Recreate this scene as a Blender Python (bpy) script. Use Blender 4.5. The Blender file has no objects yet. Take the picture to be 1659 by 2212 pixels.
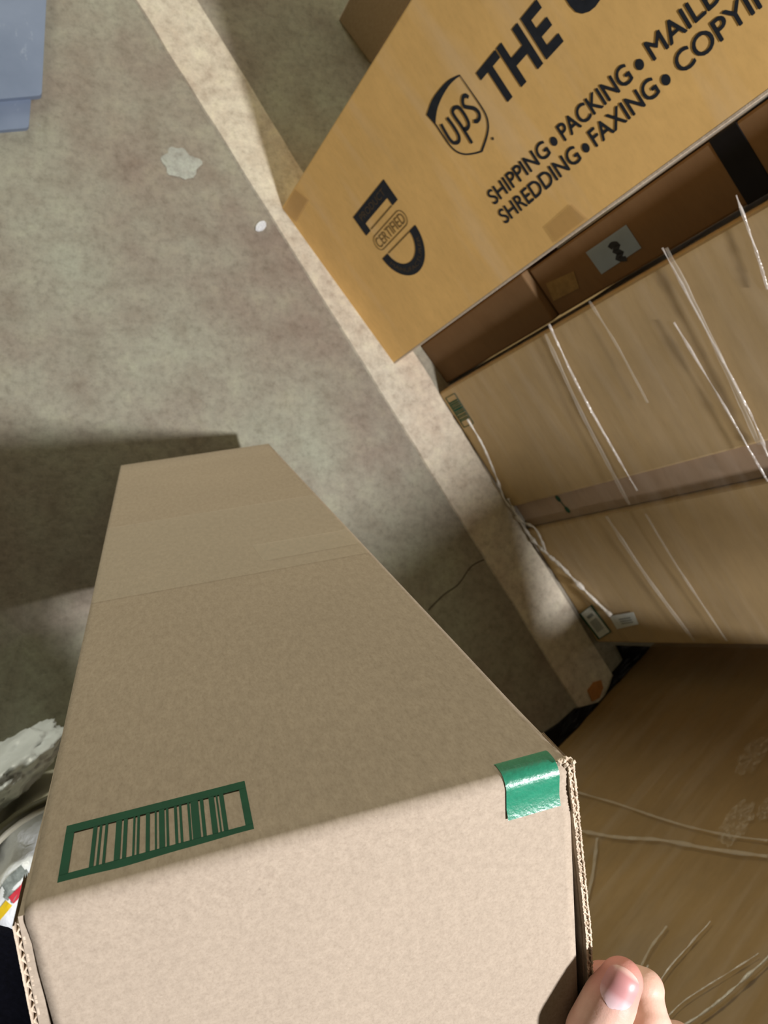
import bpy, bmesh, math, random
import numpy as np
from mathutils import Vector, Matrix, geometry, noise

random.seed(7)
PI = math.pi
SC = bpy.context.scene
COL = SC.collection

# ------------------------------------------------------------------ camera, world, lights
W_PX, H_PX, F_PX = 1659.0, 2212.0, 1660.0
CX, CY = W_PX / 2, H_PX / 2
NADIR = (50.0, 1368.0)          # where plumb lines meet in the photograph
CAM_H = 1.345
d = np.array([NADIR[0] - CX, CY - NADIR[1], -F_PX]); d /= np.linalg.norm(d)
zc = -d
yc = np.array([0, 1.0, 0]) - zc * zc[1]; yc /= np.linalg.norm(yc)
xc = np.cross(yc, zc)
R = np.array([xc, yc, zc])
C = np.array([0, 0, CAM_H])

cam_d = bpy.data.cameras.new('camera'); cam = bpy.data.objects.new('camera', cam_d); COL.objects.link(cam)
M = Matrix([[*R[0], C[0]], [*R[1], C[1]], [*R[2], C[2]], [0, 0, 0, 1]])
cam.matrix_world = M
cam_d.sensor_fit = 'VERTICAL'; cam_d.sensor_height = 36.0; cam_d.lens = F_PX / H_PX * 36.0
cam_d.clip_start = 0.01
cam_d.dof.use_dof = True; cam_d.dof.focus_distance = 0.42; cam_d.dof.aperture_fstop = 17.0
SC.camera = cam

SC.view_settings.view_transform = 'Standard'
SC.view_settings.look = 'None'
SC.view_settings.exposure = 0.0
SC.view_settings.gamma = 1.0
SC.view_settings.use_curve_mapping = False

world = bpy.data.worlds.new('world'); SC.world = world; world.use_nodes = True
bg = world.node_tree.nodes['Background']
bg.inputs[0].default_value = (1.0, 0.90, 0.55, 1); bg.inputs[1].default_value = 0.145

def area(name, loc, target, size, power, col, shape='DISK'):
    l = bpy.data.lights.new(name, 'AREA'); l.shape = shape; l.size = size; l.energy = power; l.color = col
    o = bpy.data.objects.new(name, l); COL.objects.link(o)
    o.location = loc
    o.rotation_euler = (Vector(target) - Vector(loc)).to_track_quat('-Z', 'Y').to_euler()
    return o
area('ceiling_lamp_light', (1.0, -0.9, 3.2), (0.5, 0.2, 0), 0.19, 134, (1.0, 0.98, 1.0))
area('far_fill_light', (-0.5, 3.0, 0.50), (0.3, 0.0, 0.6), 0.75, 47, (1.0, 0.97, 0.80))  # added fill with no seen source, brightens the held box's long face

# ------------------------------------------------------------------ geometry helpers
def ray(px):
    v = R @ np.array([px[0] - CX, CY - px[1], -F_PX]); return v / np.linalg.norm(v)
def fl(px, h=0.0):
    r = ray(px); return C + r * ((h - CAM_H) / r[2])
def cp(px, depth):                      # a point seen at px, depth metres in front of the lens
    return C + R @ np.array([(px[0] - CX) * depth / F_PX, (CY - px[1]) * depth / F_PX, -depth])

class Frame:
    """a plane with origin o, axes u, v and outward normal n"""
    def __init__(s, o, u, v):
        s.o = np.array(o, float); s.u = np.array(u, float); s.v = np.array(v, float)
        s.n = np.cross(s.u, s.v); s.n /= np.linalg.norm(s.n)
    def uv(s, px, off=0.0):
        r = ray(px); o = s.o + s.n * off
        t = ((o - C) @ s.n) / (r @ s.n); P = C + r * t - o
        return np.array([P @ s.u, P @ s.v])
    def mat(s, off=0.0):
        o = s.o + s.n * off
        return Matrix([[s.u[0], s.v[0], s.n[0], o[0]], [s.u[1], s.v[1], s.n[1], o[1]],
                       [s.u[2], s.v[2], s.n[2], o[2]], [0, 0, 0, 1]])

def tag(o, label=None, cat=None, group=None, kind=None):
    if label: o['label'] = label
    if cat: o['category'] = cat
    if group: o['group'] = group
    if kind: o['kind'] = kind
    return o
def empty(name, mat, label, cat, group=None):
    o = bpy.data.objects.new(name, None); COL.objects.link(o); o.matrix_world = mat
    o.empty_display_size = 0.05
    return tag(o, label, cat, group)
def link_mesh(name, me, m, parent=None, smooth=False):
    o = bpy.data.objects.new(name, me); COL.objects.link(o)
    if m is not None: me.materials.clear(); me.materials.append(m)
    if parent is not None: o.parent = parent
    if smooth:
        for p in me.polygons: p.use_smooth = True
    return o
def from_bm(name, bm, m, parent=None, smooth=False):
    bmesh.ops.recalc_face_normals(bm, faces=bm.faces)
    me = bpy.data.meshes.new(name); bm.to_mesh(me); bm.free()
    return link_mesh(name, me, m, parent, smooth)
def add_box(bm, lo, hi, bevel=0.0, seg=2):
    v = [bm.verts.new((x, y, z)) for x in (lo[0], hi[0]) for y in (lo[1], hi[1]) for z in (lo[2], hi[2])]
    fs = [bm.faces.new([v[i] for i in f]) for f in ((0,1,3,2),(4,6,7,5),(0,4,5,1),(2,3,7,6),(0,2,6,4),(1,5,7,3))]
    if bevel > 0:
        es = list({e for f in fs for e in f.edges})
        bmesh.ops.bevel(bm, geom=es, offset=bevel, segments=seg, affect='EDGES', profile=0.5)
def add_prism(bm, pts, z0, z1):
    """polygon in xy extruded z0..z1"""
    a = [bm.verts.new((p[0], p[1], z0)) for p in pts]; b = [bm.verts.new((p[0], p[1], z1)) for p in pts]
    n = len(pts)
    tri = geometry.tessellate_polygon([[Vector((p[0], p[1], 0)) for p in pts]])
    for t in tri:
        bm.faces.new([a[i] for i in t]); bm.faces.new([b[i] for i in t])
    for i in range(n):
        j = (i + 1) % n; bm.faces.new((a[i], a[j], b[j], b[i]))
def add_flat(bm, pts, z):
    vs = [bm.verts.new((p[0], p[1], z)) for p in pts]
    for t in geometry.tessellate_polygon([[Vector((p[0], p[1], 0)) for p in pts]]):
        try: bm.faces.new([vs[i] for i in t])
        except ValueError: pass
def add_ribbon(bm, pts, w, z, closed=False):
    pts = [np.array(p[:2], float) for p in pts]; n = len(pts)
    L = []; Rr = []
    for i, p in enumerate(pts):
        if closed: a, b = pts[i - 1], pts[(i + 1) % n]
        else: a, b = pts[max(i - 1, 0)], pts[min(i + 1, n - 1)]
        t = b - a; t /= (np.linalg.norm(t) + 1e-12); nn = np.array([-t[1], t[0]])
        ww = w[i] if isinstance(w, (list, tuple)) else w
        L.append(bm.verts.new((*(p + nn * ww / 2), z))); Rr.append(bm.verts.new((*(p - nn * ww / 2), z)))
    for i in range(n if closed else n - 1):
        j = (i + 1) % n; bm.faces.new((L[i], L[j], Rr[j], Rr[i]))
def smooth_poly(pts, k=5, closed=False):
    """Catmull-Rom"""
    P = [np.array(p, float) for p in pts]; n = len(P); out = []
    rng = range(n if closed else n - 1)
    for i in rng:
        p0 = P[i - 1] if (closed or i > 0) else P[0]; p1 = P[i]; p2 = P[(i + 1) % n]
        p3 = P[(i + 2) % n] if (closed or i + 2 < n) else P[-1]
        for s in range(k):
            t = s / k
            out.append(0.5 * ((2 * p1) + (-p0 + p2) * t + (2 * p0 - 5 * p1 + 4 * p2 - p3) * t * t + (-p0 + 3 * p1 - 3 * p2 + p3) * t ** 3))
    if not closed: out.append(P[-1])
    return out
def add_tube(bm, pts, rad, seg=8, flat=1.0, normal=None):
    pts = [np.array(p, float) for p in pts]; n = len(pts); rings = []
    up0 = np.array(normal if normal is not None else (0.13, 0.2, 1.0), float)
    for i, p in enumerate(pts):
        t = pts[min(i + 1, n - 1)] - pts[max(i - 1, 0)]; t /= np.linalg.norm(t) + 1e-12
        a = np.cross(t, up0); a /= np.linalg.norm(a) + 1e-12; b = np.cross(a, t)
        r = rad[i] if hasattr(rad, '__len__') else rad
        rings.append([bm.verts.new(p + a * math.cos(q) * r + b * math.sin(q) * r * flat) for q in np.arange(seg) * 2 * PI / seg])
    for i in range(n - 1):
        for k in range(seg):
            bm.faces.new((rings[i][k], rings[i][(k + 1) % seg], rings[i + 1][(k + 1) % seg], rings[i + 1][k]))
    bm.faces.new(rings[0][::-1]); bm.faces.new(rings[-1])

# ------------------------------------------------------------------ materials
def mat_new(name):
    m = bpy.data.materials.new(name); m.use_nodes = True
    nt = m.node_tree; b = nt.nodes['Principled BSDF']
    return m, nt, b
def N(nt, t, **kw):
    n = nt.nodes.new(t)
    for k, v in kw.items():
        if k in n.inputs.keys() if isinstance(k, str) else False: n.inputs[k].default_value = v
        else: setattr(n, k, v)
    return n
def ramp(nt, src, stops):
    r = nt.nodes.new('ShaderNodeValToRGB'); e = r.color_ramp.elements
    while len(e) < len(stops): e.new(0.5)
    for el, (p, c) in zip(e, stops):
        el.position = p; el.color = (*c, 1) if len(c) == 3 else c
    nt.links.new(src, r.inputs[0]); return r
def mixc(nt, fac, a, b, mode='MIX'):
    n = nt.nodes.new('ShaderNodeMix'); n.data_type = 'RGBA'; n.blend_type = mode
    for s, v in ((0, fac), (6, a), (7, b)):
        if hasattr(v, 'links') or hasattr(v, 'is_linked'): nt.links.new(v, n.inputs[s])
        elif isinstance(v, (int, float)): n.inputs[s].default_value = v
        else: n.inputs[s].default_value = (*v, 1)
    return n.outputs[2]
def noise_tex(nt, co, scale, detail=4, rough=0.55, stretch=None):
    n = nt.nodes.new('ShaderNodeTexNoise'); n.inputs['Scale'].default_value = scale
    n.inputs['Detail'].default_value = detail; n.inputs['Roughness'].default_value = rough
    if stretch:
        mp = nt.nodes.new('ShaderNodeMapping'); mp.inputs['Scale'].default_value = stretch
        nt.links.new(co, mp.inputs[0]); co = mp.outputs[0]
    nt.links.new(co, n.inputs['Vector']); return n.outputs['Fac']

def kraft(name, base, rough=0.85, spec=0.15, mott=0.10, fibre=(300, 90, 300), streak=None, bump=0.25, con=0.8, spk=1.0):
    m, nt, b = mat_new(name)
    co = nt.nodes.new('ShaderNodeTexCoord').outputs['Object']
    big = noise_tex(nt, co, 7, 3); mid = noise_tex(nt, co, 1, 4, 0.6, tuple(q * 0.35 for q in fibre))
    fine = noise_tex(nt, co, 1, 3, 0.7, fibre)
    base = np.array(base)
    c1 = ramp(nt, big, [(0.3, tuple(base * (1 - mott))), (0.7, tuple(base * (1 + mott)))]).outputs[0]
    c2 = ramp(nt, mid, [(0.35, (0.84, 0.83, 0.82)), (0.65, (1.08, 1.08, 1.08))]).outputs[0]
    c = mixc(nt, con, c1, c2, 'MULTIPLY')
    c3 = ramp(nt, fine, [(0.30, (0.74, 0.72, 0.70)), (0.5, (1, 1, 1)), (0.72, (1.14, 1.15, 1.17))]).outputs[0]
    c = mixc(nt, con * 0.9, c, c3, 'MULTIPLY')
    sp = noise_tex(nt, co, 520, 1, 0.5)
    light = ramp(nt, sp, [(0.74, (0, 0, 0)), (0.80, (1, 1, 1))]).outputs[0]
    lm = nt.nodes.new('ShaderNodeMath'); lm.operation = 'MULTIPLY'; nt.links.new(light, lm.inputs[0]); lm.inputs[1].default_value = 0.35 * spk
    c = mixc(nt, lm.outputs[0], c, tuple(np.minimum(base * 1.5, 0.95)))
    sp2 = noise_tex(nt, co, 210, 2, 0.5, (1, 1.7, 1))
    dark = ramp(nt, sp2, [(0.17, (1, 1, 1)), (0.23, (0, 0, 0))]).outputs[0]
    dm = nt.nodes.new('ShaderNodeMath'); dm.operation = 'MULTIPLY'; nt.links.new(dark, dm.inputs[0]); dm.inputs[1].default_value = 0.5 * spk
    c = mixc(nt, dm.outputs[0], c, tuple(base * 0.5))
    if streak:       # soft rubbed streaks
        st = noise_tex(nt, co, 1, 3, 0.5, streak[0])
        sr = ramp(nt, st, [(0.52, (0, 0, 0)), (0.68, (1, 1, 1))]).outputs[0]
        sm = nt.nodes.new('ShaderNodeMath'); sm.operation = 'MULTIPLY'; nt.links.new(sr, sm.inputs[0]); sm.inputs[1].default_value = streak[1]
        c = mixc(nt, sm.outputs[0], c, streak[2])
    nt.links.new(c, b.inputs['Base Color'])
    b.inputs['Roughness'].default_value = rough; b.inputs['Specular IOR Level'].default_value = spec
    bp = nt.nodes.new('ShaderNodeBump'); bp.inputs['Strength'].default_value = bump; bp.inputs['Distance'].default_value = 0.0006
    nt.links.new(mid, bp.inputs['Height']); nt.links.new(bp.outputs[0], b.inputs['Normal'])
    return m
def plain(name, col, rough=0.6, spec=0.3, var=0.12, scale=60, bump=0.0, metallic=0.0, bscale=None):
    m, nt, b = mat_new(name)
    co = nt.nodes.new('ShaderNodeTexCoord').outputs['Object']
    n = noise_tex(nt, co, scale, 4); col = np.array(col)
    r = ramp(nt, n, [(0.3, tuple(col * (1 - var))), (0.7, tuple(np.minimum(col * (1 + var), 1)))])
    nt.links.new(r.outputs[0], b.inputs['Base Color'])
    b.inputs['Roughness'].default_value = rough; b.inputs['Specular IOR Level'].default_value = spec; b.inputs['Metallic'].default_value = metallic
    if bump:
        n2 = noise_tex(nt, co, bscale or scale, 3)
        bp = nt.nodes.new('ShaderNodeBump'); bp.inputs['Strength'].default_value = bump; bp.inputs['Distance'].default_value = 0.002
        nt.links.new(n2, bp.inputs['Height']); nt.links.new(bp.outputs[0], b.inputs['Normal'])
    return m
def film_mat(name, alpha, rough, bump=0.5, scale=(8, 40, 8), hazecol=(0.8, 0.78, 0.76), var=0.0, dist=0.003):
    m, nt, b = mat_new(name)
    co = nt.nodes.new('ShaderNodeTexCoord').outputs['Object']
    n = noise_tex(nt, co, 1, 3, 0.5, scale)
    bp = nt.nodes.new('ShaderNodeBump'); bp.inputs['Strength'].default_value = bump; bp.inputs['Distance'].default_value = dist
    nt.links.new(n, bp.inputs['Height'])
    b.inputs['Base Color'].default_value = (*hazecol, 1); b.inputs['Roughness'].default_value = rough
    b.inputs['Specular IOR Level'].default_value = 0.9
    nt.links.new(bp.outputs[0], b.inputs['Normal'])
    tr = nt.nodes.new('ShaderNodeBsdfTransparent'); mx = nt.nodes.new('ShaderNodeMixShader')
    if var:
        mr = nt.nodes.new('ShaderNodeMapRange'); mr.inputs[1].default_value = 0.45; mr.inputs[2].default_value = 0.75
        mr.inputs[3].default_value = alpha; mr.inputs[4].default_value = alpha + var
        nt.links.new(n, mr.inputs[0]); nt.links.new(mr.outputs[0], mx.inputs[0])
    else: mx.inputs[0].default_value = alpha
    nt.links.new(tr.outputs[0], mx.inputs[1]); nt.links.new(b.outputs[0], mx.inputs[2])
    nt.links.new(mx.outputs[0], nt.nodes['Material Output'].inputs[0])
    return m

M_HELD = kraft('kraft_new_box', (0.375, 0.31, 0.24), fibre=(700, 260, 700), mott=0.03, con=0.55)
M_EDGE = kraft('kraft_cut_edge', (0.58, 0.48, 0.37), fibre=(500, 500, 500), bump=0.6)
M_SHIP = kraft('kraft_golden_box', (0.84, 0.535, 0.195), spec=0.25, rough=0.6, fibre=(60, 140, 60), mott=0.07, bump=0.05, spk=0.3, con=0.22,
               streak=((2.2, 14, 5), 0.30, (0.85, 0.66, 0.44)))
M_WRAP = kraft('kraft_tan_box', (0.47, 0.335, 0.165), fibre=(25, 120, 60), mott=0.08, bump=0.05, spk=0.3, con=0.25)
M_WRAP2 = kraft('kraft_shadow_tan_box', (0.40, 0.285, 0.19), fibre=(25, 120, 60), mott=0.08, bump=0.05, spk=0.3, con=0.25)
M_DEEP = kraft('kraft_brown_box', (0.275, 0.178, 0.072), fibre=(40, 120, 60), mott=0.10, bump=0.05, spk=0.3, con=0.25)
M_BACK_SHADE = kraft('kraft_gap_shade', (0.15, 0.092, 0.045), fibre=(40, 120, 60), mott=0.10, bump=0.05, spk=0.3, con=0.25)  # base colour darkened to paint in the shade of the gap
M_GREEN = plain('green_ink', (0.008, 0.072, 0.036), 0.7, 0.2, 0.10, 90)
M_GTAPE = plain('green_tape', (0.02, 0.20, 0.115), 0.32, 0.6, 0.12, 300, bump=0.15, bscale=500)
M_INK = plain('black_ink', (0.020, 0.024, 0.032), 0.7, 0.2, 0.2, 90)
M_INKF = plain('faint_ink', (0.20, 0.135, 0.055), 0.8, 0.15, 0.15, 90)
M_INKG = plain('worn_ink', (0.10, 0.072, 0.045), 0.8, 0.15, 0.15, 300)
M_LABEL = plain('white_label_paper', (0.62, 0.66, 0.62), 0.6, 0.3, 0.06, 60)
M_LBLUE = plain('pale_blue_label_paper', (0.20, 0.27, 0.36), 0.6, 0.3, 0.1, 20)
M_GREY = plain('grey_print', (0.22, 0.25, 0.24), 0.7, 0.2, 0.3, 200)
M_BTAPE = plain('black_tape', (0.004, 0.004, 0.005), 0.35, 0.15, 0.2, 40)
M_TAPE = film_mat('clear_packing_tape', 0.17, 0.22, 0.15, (40, 40, 40), (0.75, 0.68, 0.55))
M_TAPE2 = film_mat('clear_tape_on_golden', 0.35, 0.4, 0.15, (40, 40, 40), (0.50, 0.32, 0.11))
M_FILM = film_mat('stretch_film', 0.035, 0.16, 0.7, (3, 30, 3), (0.8, 0.76, 0.7), 0.10, 0.002)
M_FOLD = film_mat('stretch_film_fold', 0.30, 0.13, 0.9, (25, 160, 160), (0.85, 0.8, 0.75), 0.35, 0.004)
M_FOLD2 = film_mat('stretch_film_soft_fold', 0.16, 0.35, 0.5, (12, 90, 90), (0.75, 0.7, 0.6), 0.12, 0.003)
M_CRUM = film_mat('stretch_film_crumple', 0.05, 0.14, 0.9, (120, 200, 120), (0.8, 0.74, 0.62), 0.30, 0.004)
M_HEM = film_mat('stretch_film_rope', 0.62, 0.35, 0.9, (60, 200, 200), (0.72, 0.68, 0.6), 0.3, 0.004)
M_NAVY = plain('navy_cloth', (0.006, 0.008, 0.03), 0.9, 0.1, 0.25, 300, bump=0.2)
M_JACKET = plain('black_knit', (0.006, 0.007, 0.018), 0.95, 0.1, 0.3, 300, bump=0.2)
M_HAIR = plain('dark_hair', (0.02, 0.014, 0.01), 0.5, 0.4, 0.3, 200)
M_CREAM = plain('cream_plastic', (0.50, 0.48, 0.38), 0.45, 0.5, 0.08, 10)
M_DRIM = plain('dark_olive_rubber', (0.05, 0.045, 0.02), 0.6, 0.3, 0.2, 20)
M_ORANGE = plain('orange_brown_card', (0.40, 0.17, 0.045), 0.7, 0.3, 0.2, 40)
M_CLEAR = film_mat('clear_scrap', 0.45, 0.12, 0.8, (200, 200, 200), (0.85, 0.88, 0.92), 0.3)

def bag_mat(name, col, amp=1.0):
    m, nt, b = mat_new(name)
    co = nt.nodes.new('ShaderNodeTexCoord').outputs['Object']
    n1 = noise_tex(nt, co, 14, 5, 0.6); n2 = noise_tex(nt, co, 50, 3, 0.6)
    r = ramp(nt, n1, [(0.3, tuple(np.array(col) * 0.85)), (0.7, tuple(np.array(col)))])
    nt.links.new(r.outputs[0], b.inputs['Base Color']); b.inputs['Roughness'].default_value = 0.35
    bp = nt.nodes.new('ShaderNodeBump'); bp.inputs['Strength'].default_value = 0.7 * amp; bp.inputs['Distance'].default_value = 0.01
    nt.links.new(n1, bp.inputs['Height'])
    bp2 = nt.nodes.new('ShaderNodeBump'); bp2.inputs['Strength'].default_value = 0.4 * amp; bp2.inputs['Distance'].default_value = 0.003
    nt.links.new(n2, bp2.inputs['Height']); nt.links.new(bp.outputs[0], bp2.inputs['Normal']); nt.links.new(bp2.outputs[0], b.inputs['Normal'])
    return m
M_BAG = bag_mat('white_plastic_bag', (0.86, 0.90, 0.93))
M_BAG2 = bag_mat('grey_white_plastic_bag', (0.74, 0.79, 0.82), 0.5)

def concrete(name, dark, light, tint, sc=1.0, worn=0.5):
    m, nt, b = mat_new(name)
    co = nt.nodes.new('ShaderNodeTexCoord').outputs['Object']
    a = noise_tex(nt, co, 2.3 * sc, 4, 0.6); bb = noise_tex(nt, co, 16 * sc, 5, 0.65); c = noise_tex(nt, co, 75, 4, 0.7)
    g = noise_tex(nt, co, 320, 2, 0.6)
    col = ramp(nt, a, [(0.36, dark), (0.64, light)]).outputs[0]
    m2 = ramp(nt, bb, [(0.3, (0.80, 0.76, 0.74)), (0.52, (1, 1, 1)), (0.7, (1.14, 1.17, 1.12))]).outputs[0]
    col = mixc(nt, 0.9, col, m2, 'MULTIPLY')
    m3 = ramp(nt, c, [(0.28, (0.72, 0.70, 0.68)), (0.5, (1, 1, 1)), (0.72, (1.16, 1.16, 1.14))]).outputs[0]
    col = mixc(nt, 0.9, col, m3, 'MULTIPLY')
    m4 = ramp(nt, g, [(0.2, (0.8, 0.8, 0.8)), (0.5, (1, 1, 1)), (0.8, (1.1, 1.1, 1.1))]).outputs[0]
    col = mixc(nt, 0.6, col, m4, 'MULTIPLY')
    # pale scuffs with a shape of their own
    s = noise_tex(nt, co, 9, 6, 0.75); sr = ramp(nt, s, [(0.66, (0, 0, 0)), (0.74, (1, 1, 1))]).outputs[0]
    sm = nt.nodes.new('ShaderNodeMath'); sm.operation = 'MULTIPLY'; nt.links.new(sr, sm.inputs[0]); sm.inputs[1].default_value = worn
    col = mixc(nt, sm.outputs[0], col, tint)
    nt.links.new(col, b.inputs['Base Color']); b.inputs['Roughness'].default_value = 0.62; b.inputs['Specular IOR Level'].default_value = 0.25
    bp = nt.nodes.new('ShaderNodeBump'); bp.inputs['Strength'].default_value = 0.35; bp.inputs['Distance'].default_value = 0.002
    nt.links.new(c, bp.inputs['Height']); nt.links.new(bp.outputs[0], b.inputs['Normal'])
    return m
M_FLOOR = concrete('concrete_floor', (0.21, 0.172, 0.135), (0.28, 0.285, 0.22), (0.42, 0.44, 0.40))
M_STRIP = concrete('concrete_strip', (0.47, 0.40, 0.31), (0.53, 0.49, 0.39), (0.60, 0.58, 0.50), 1.6, 0.3)
M_PATCH = concrete('pale_patch', (0.30, 0.31, 0.27), (0.37, 0.39, 0.34), (0.62, 0.64, 0.60), 3, 0.5)

# ------------------------------------------------------------------ structure: floor and concrete strip
bm = bmesh.new(); add_box(bm, (-4.5, -4.0, -0.10), (5.0, 5.5, 0.0))
tag(from_bm('floor', bm, M_FLOOR), kind='structure')
l0, l1 = fl((290, 0))[:2], fl((1211, 1472))[:2]
sd = (l1 - l0) / np.linalg.norm(l1 - l0); sn = np.array([-sd[1], sd[0]])
if sn @ (fl((656, 375))[:2] - l0) < 0: sn = -sn
sw = abs((fl((656, 375))[:2] - l0) @ sn)
bm = bmesh.new()
npt = 160; A_ = []; B_ = []
for i in range(npt + 1):
    s = -2.2 + 5.2 * i / npt
    j = 0.0022 * noise.noise(Vector((s * 12, 0, 0))) + 0.0012 * noise.noise(Vector((s * 50, 3, 0)))
    k = 0.0025 * noise.noise(Vector((s * 12, 9, 0)))
    A_.append(l0 + sd * s + sn * j); B_.append(l0 + sd * s + sn * (sw + k))
top = 0.004
va = [bm.verts.new((*p, 0.0001)) for p in A_]; vat = [bm.verts.new((*(p + sn * 0.002), top)) for p in A_]
vbt = [bm.verts.new((*(p - sn * 0.002), top)) for p in B_]; vb = [bm.verts.new((*p, 0.0001)) for p in B_]
for i in range(npt):
    for x, y in ((va, vat), (vat, vbt), (vbt, vb)): bm.faces.new((x[i], x[i + 1], y[i + 1], y[i]))
tag(from_bm('trim_1', bm, M_STRIP), 'raised pale concrete strip crossing the floor', kind='structure')

bm = bmesh.new()
add_ribbon(bm, [fl(p)[:2] for p in smooth_poly([(1062, 1203), (1020, 1222), (990, 1262), (958, 1285), (925, 1318)], 6)], 0.0022, 0.0003)
o = from_bm('floor_crack', bm, plain('crack_shadow', (0.05, 0.042, 0.03), 0.9, 0.1), bpy.data.objects['floor']); o['kind'] = 'structure'

# ------------------------------------------------------------------ prints
def text_mesh(s, u0, u1, v0, v1, bold=0.0, shear=0.0):
    """text laid in u0..u1 x v0..v1 of a plane, as a mesh (flat ink)"""
    c = bpy.data.curves.new('t', 'FONT'); c.body = s; c.size = 1.0; c.offset = bold; c.resolution_u = 4; c.shear = shear
    o = bpy.data.objects.new('t', c); COL.objects.link(o)
    dg = bpy.context.evaluated_depsgraph_get(); dg.update()
    me = bpy.data.meshes.new_from_object(o.evaluated_get(dg))
    bpy.data.objects.remove(o)
    co = np.array([v.co[:] for v in me.vertices]); lo, hi = co.min(0), co.max(0)
    for v in me.vertices:
        v.co.x = u0 + (v.co.x - lo[0]) / (hi[0] - lo[0]) * (u1 - u0)
        v.co.y = v0 + (v.co.y - lo[1]) / (hi[1] - lo[1]) * (v1 - v0); v.co.z = 0
    return me
def ink_text(name, s, u0, u1, v0, v1, z, m, parent, bold=0.0):
    me = text_mesh(s, u0, u1, v0, v1, bold)
    for v in me.vertices: v.co.z = z
    o = link_mesh(name, me, m, parent); return o
def ellipse(cu, cv, ru, rv, n=20): return [(cu + ru * math.cos(t), cv + rv * math.sin(t)) for t in np.arange(n) * 2 * PI / n]

# ------------------------------------------------------------------ the box held upright in front of the camera
W, L, D = 0.24, 1.0066, 0.193
# measured pose of the box: right, along (towards the far end), outward normal
pose = dict(a=(0.96851, 0.14067, 0.20543), b=(0.1419, 0.36608, -0.9197))
a_ = np.array(pose['a']); b_ = np.array(pose['b']); a_ /= np.linalg.norm(a_); b_ -= a_ * (a_ @ b_); b_ /= np.linalg.norm(b_)
n_ = np.cross(a_, b_)                   # points into the box or out of it
if n_ @ np.array([-0.2, 0.92, 0.33]) < 0: n_ = -n_
TL = C + (cp((50, 1975), 0.30304) - C)
# meshes below are written with y towards the NEAR end; the pass after the box flips y into the right-handed frame
FH = Frame(TL, a_, b_)
assert FH.n @ n_ > 0
HB = empty('cardboard_box', FH.mat(), 'long tan cardboard box held tilted in front, green barcode and green tape on it', 'box')
def h_uv(px): u = FH.uv(px); return np.array([u[0], -u[1]])
rf = 0.0055; T = 0.004
# front panel: long face, rounded fold, end flap, in one sheet
bm = bmesh.new()
prof = [(-L, 0.0)]
prof += [(-L + (L - 0.05) * t, 0.0) for t in np.linspace(0.1, 1, 10)]
prof += [(-0.020, 0.0), (-0.014, 0.0003), (-0.010, 0.0009)]
for q in np.linspace(0, PI / 2, 8): prof.append((-rf + rf * math.sin(q) , -rf + rf * math.cos(q) + 0.0008 * math.cos(q)))
prof += [(-0.0006, -0.010), (-0.0012, -0.016), (0.0, -0.03)] + [(0.0, -D * t) for t in (0.3, 0.5, 0.7, 0.9, 1.0)]
NX = 60
def sheet(bm, prof, x0, x1, nx, thick, wob=0.0):
    rings = []
    P = [np.array(p) for p in prof]; nrm = []
    for i in range(len(P)):
        t = P[min(i + 1, len(P) - 1)] - P[max(i - 1, 0)]; t /= np.linalg.norm(t); nrm.append(np.array([-t[1], t[0]]))
    for side in (0, 1):
        g = []
        for i, p in enumerate(P):
            row = []
            for k in range(nx + 1):
                x = x0 + (x1 - x0) * k / nx
                q = p - nrm[i] * 0 - (nrm[i] * (-thick) if False else 0)
                q = p + (nrm[i] * (-thick) * side)
                w = wob * (noise.noise(Vector((x * 40, p[0] * 30, p[1] * 30))) ) if wob else 0
                row.append(bm.verts.new((x, q[0] + nrm[i][0] * w, q[1] + nrm[i][1] * w)))
            g.append(row)
        rings.append(g)
    for g in rings:
        for i in range(len(P) - 1):
            for k in range(nx): bm.faces.new((g[i][k], g[i][k + 1], g[i + 1][k + 1], g[i + 1][k]))
    o, q = rings
    for i in range(len(P) - 1):
        for k in (0, nx): bm.faces.new((o[i][k], o[i + 1][k], q[i + 1][k], q[i][k]))
    for i in (0, len(P) - 1):
        for k in range(nx): bm.faces.new((o[i][k], o[i][k + 1], q[i][k + 1], q[i][k]))
sheet(bm, prof, 0.0, W, NX, 0.0035, 0.0002)
from_bm('front_panel', bm, M_HELD, HB, True)
# side panels with fluted raw edges at the near end
def flute_edge(bm, x, thick, z0, z1, y, dx, n, amp=1.0, rng=None):
    """side panel made of two liners and a wavy medium seen on its cut edge; spreads sideways by dx(z)"""
    rng = rng or random
    steps = n * 6
    def strip(off, w, h, wav):
        A = []
        for i in range(steps + 1):
            z = z0 + (z1 - z0) * i / steps
            xx = x + dx((z - z0) / (z1 - z0)) + off
            if wav: xx += wav * math.sin(2 * PI * i / 6.0)
            hh = h + rng.uniform(-0.0004, 0.0006) * amp * (1 if i % 2 else 0.3)
            A.append((xx, z, hh))
        vs = []
        for (xx, z, hh) in A:
            vs.append([bm.verts.new((xx - w / 2, y - 0.03, z)), bm.verts.new((xx - w / 2, y + hh, z)), bm.verts.new((xx + w / 2, y + hh, z)), bm.verts.new((xx + w / 2, y - 0.03, z))])
        for i in range(steps):
            for k in range(3): bm.faces.new((vs[i][k], vs[i][k + 1], vs[i + 1][k + 1], vs[i + 1][k]))
    strip(-thick / 2, 0.0008, 0.0012, 0); strip(thick / 2, 0.0008, 0.0009, 0); strip(0, 0.0008, 0.0004, thick / 2 - 0.0006)
dr = lambda t: 0.0004 + 0.0062 * min(t * 1.9, 1.0)
dl = lambda t: -0.0012 - 0.0052 * min(t * 2.2, 1.0)
rng = random.Random(3)
bm = bmesh.new()
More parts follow.
